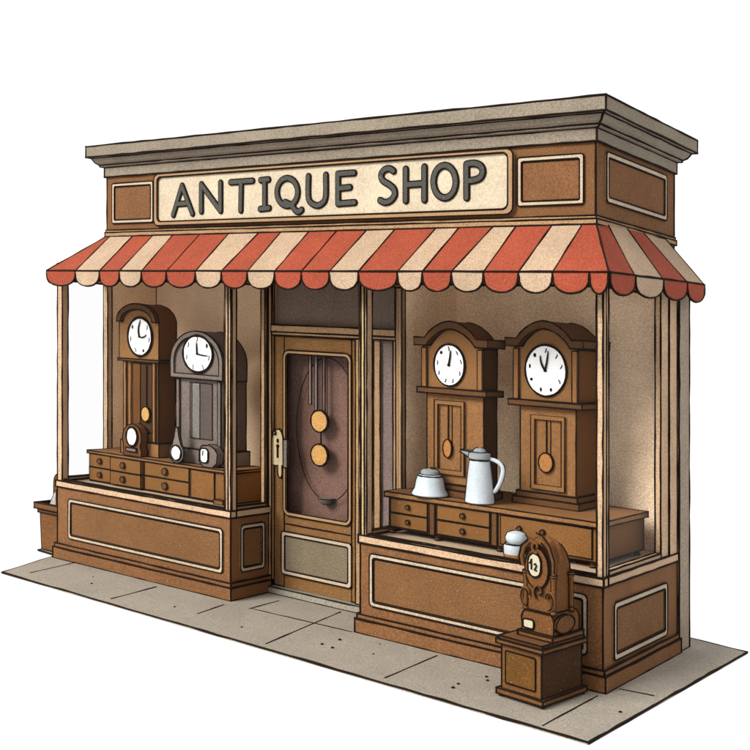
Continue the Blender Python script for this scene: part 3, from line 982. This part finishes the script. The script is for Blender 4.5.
for k in range(14):
    a = math.radians(200 - k * 24); r = .012 + .0022 * k
    sc.append((.165 + r * math.cos(a), .07, .975 + r * math.sin(a)))
b.tube(sc, [.010] * 13 + [.006], world=False)
b.tube([(.29, .09, .84), (.30, .085, .90), (.275, .08, .96), (.23, .08, 1.0), (.19, .08, 1.0)], [.016, .018, .016, .013, .008], world=False)
b.tube([(.02, .09, .82), (.015, .085, .90), (.045, .08, .98), (.10, .08, 1.03), (.15, .08, 1.045), (.19, .08, 1.02)], [.016, .018, .018, .016, .013, .007], world=False)
b.tube([(.02, .12, .82), (.015, .16, .92), (.06, .18, 1.0), (.13, .18, 1.03)], [.014, .016, .016, .010], world=False)
b.line([(.005, .075, .83), (-.002, .07, .90), (.033, .062, .99), (.10, .062, 1.048), (.155, .062, 1.062)], r=.006)
b.line([(.308, .075, .84), (.317, .07, .90), (.288, .062, .97), (.23, .062, 1.012)], r=.006)
b.line([(.035, .065, .83), (.032, .062, .89), (.06, .06, .965), (.11, .06, 1.008)], r=.005)
part(b, "scroll_crest", t, smooth=True)
b = MB("walnut2", frame=CC, ink=.005)
sc = []
for k in range(16):
    a = math.radians(-60 + k * 24); r = .05 - .0026 * k
    sc.append((.15 + r * math.cos(a), .085, .70 + r * math.sin(a)))
b.tube(sc, [.009] * 15 + [.006], world=False)
b.line([(p[0] - .012, p[1] - .01, p[2]) for p in sc], r=.004)
part(b, "carved_scroll", t, smooth=True)
b = MB("walnut2", frame=CC, ink=.0065)
b.disc(.17, .84, .105, CV(.098), 0, .012, ry=.125)
part(b, "dial_surround", t)
for sg, u0 in ((1, .27), (-1, .045)):
    b = MB("walnut2", frame=CC, ink=.005)
    pts = []
    for k in range(15):
        a = math.radians(-90 + k * 19); rr = .062 - .0024 * k
        pts.append((u0 + sg * (rr * math.cos(a) * .8 - .01), .085, .665 + rr * math.sin(a)))
    b.tube(pts, [.013] * 14 + [.008], world=False)
    b.line([(p[0], p[1] - .014, p[2]) for p in pts], r=.0045)
    part(b, "side_scroll", t, smooth=True)
b = MB(["ivory"], frame=CC, ink=.0075)
b.prism(rrect(.125, .24, .785, .93, .055), CV(.085), 0, .008)
d = part(b, "clock_dial", t)
b = MB("ink", frame=CC, lines=False)
b.tube([(.222, .07, .865), (.205, .07, .895), (.205, .07, .83)], .006, world=False, sides=6)
part(b, "numeral", d)
b = MB("ink", frame=CC, lines=False)
b.tube([(.180, .07, .862), (.168, .07, .870), (.158, .07, .858), (.178, .07, .828), (.156, .07, .828)], .0055, world=False, sides=6)
part(b, "numeral", d)
b = MB("ivory", frame=CC, ink=.007)
b.prism(rrect(.185, .28, .465, .52, .018), CV(.079), 0, .008)
part(b, "plaque", t)
for u, v in ((.275, .10), (.03, .10), (.03, .31)):
    b = MB("walnut2", frame=CC, ink=.0045)
    b.lathe([(.022, .577), (.016, .60), (.016, .78), (.024, .80), (.024, .815)], (u, v, 0), n=12, rings=(0, 1, 3, 4), meridians=(2.48, -.66))
    part(b, "column", t, smooth=True)
b = MB("walnut2", frame=CC, ink=.007)
b.disc(.19, .515, .11, lambda u, v, d: (.012 - d, u, v), 0, .02, ry=.055)
part(b, "oval_boss", t)

# ------------------------------------------------------------------ crate at the far end of the shop
t = thing("wooden_crate", "brown wooden bin holding a board and paper at the far end of the shop", "crate", (-6.3, .35, 0))
b = MB("cab", ink=.0078)
b.prism([(-6.47, .012), (-6.13, .012), (-6.13, .44), (-6.50, .44)], lambda u, v, d: (u, .12 + d, v), 0, .42)
part(b, "bin_body", t)
b = MB("cab", ink=.0078)
b.box(-6.56, -6.12, .09, .12, .44, .50); b.box(-6.56, -6.12, .54, .57, .44, .50); b.box(-6.56, -6.52, .121, .539, .44, .50); b.box(-6.16, -6.12, .121, .539, .44, .50)
b.box(-6.52, -6.13, .11, .55, .40, .44)
part(b, "rim", t)
t2 = thing("board_offcut", "rounded brown board standing up out of the wooden bin", "board", (-6.25, .3, .445))
b = MB("walnut2", ink=.0078)
b.prism([(-6.48, .445), (-6.37, .445), (-6.37, .80), (-6.40, .805), (-6.44, .79), (-6.47, .75), (-6.48, .68)], lambda u, v, d: (u, .28 + d, v), 0, .03, corner=50)
part(b, "board", t2)
t2 = thing("paper_sheet", "pale folded paper sticking out of the wooden bin", "paper", (-6.42, .25, .445))
b = MB("paper", ink=.005)
b.prism([(-6.49, .445), (-6.36, .445), (-6.36, .64), (-6.40, .60)], lambda u, v, d: (u, .22 + d, v), 0, .02, corner=40)
b.prism([(-6.43, .445), (-6.37, .445), (-6.35, .66), (-6.37, .66)], lambda u, v, d: (u, .245 + d, v), 0, .012, corner=40)
part(b, "sheet", t2)

# ------------------------------------------------------------------ camera, daylight, view
cam_d = bpy.data.cameras.new("camera")
cam = bpy.data.objects.new("camera", cam_d); COL.objects.link(cam); scene.camera = cam
fwd = Vector((-.59092512, .80672641, 0)); cam.location = (3.24963, -7.15352, 2.584507)
cam.rotation_euler = fwd.to_track_quat('-Z', 'Y').to_euler()
cam_d.sensor_fit = 'HORIZONTAL'; cam_d.sensor_width = 36
cam_d.lens = 36 * 1092.154 / 750
cam_d.shift_y = (325 - 375) / 750      # level camera with a little rise/fall of the lens, plumb verticals
cam_d.clip_end = 500

world = bpy.data.worlds.new("World"); scene.world = world; world.use_nodes = True
bg = world.node_tree.nodes["Background"]
bg.inputs["Color"].default_value = (1, 1, 1, 1); bg.inputs["Strength"].default_value = 1.05

sun_d = bpy.data.lights.new("sun", 'SUN'); sun_d.energy = 4.9; sun_d.angle = math.radians(26); sun_d.color = (1, .975, .93)
sun = bpy.data.objects.new("sun", sun_d); COL.objects.link(sun)
EL, AZ = math.radians(35), math.radians(22)
to_sun = Vector((-math.sin(AZ) * math.cos(EL), -math.cos(AZ) * math.cos(EL), math.sin(EL)))
sun.rotation_euler = to_sun.to_track_quat('Z', 'Y').to_euler(); sun.location = to_sun * 20

vs_ = scene.view_settings
vs_.view_transform = 'Standard'; vs_.look = 'None'; vs_.exposure = 0; vs_.gamma = 1
scene.render.engine = 'CYCLES'
scene.cycles.transparent_max_bounces = 12
scene.cycles.use_denoising = True
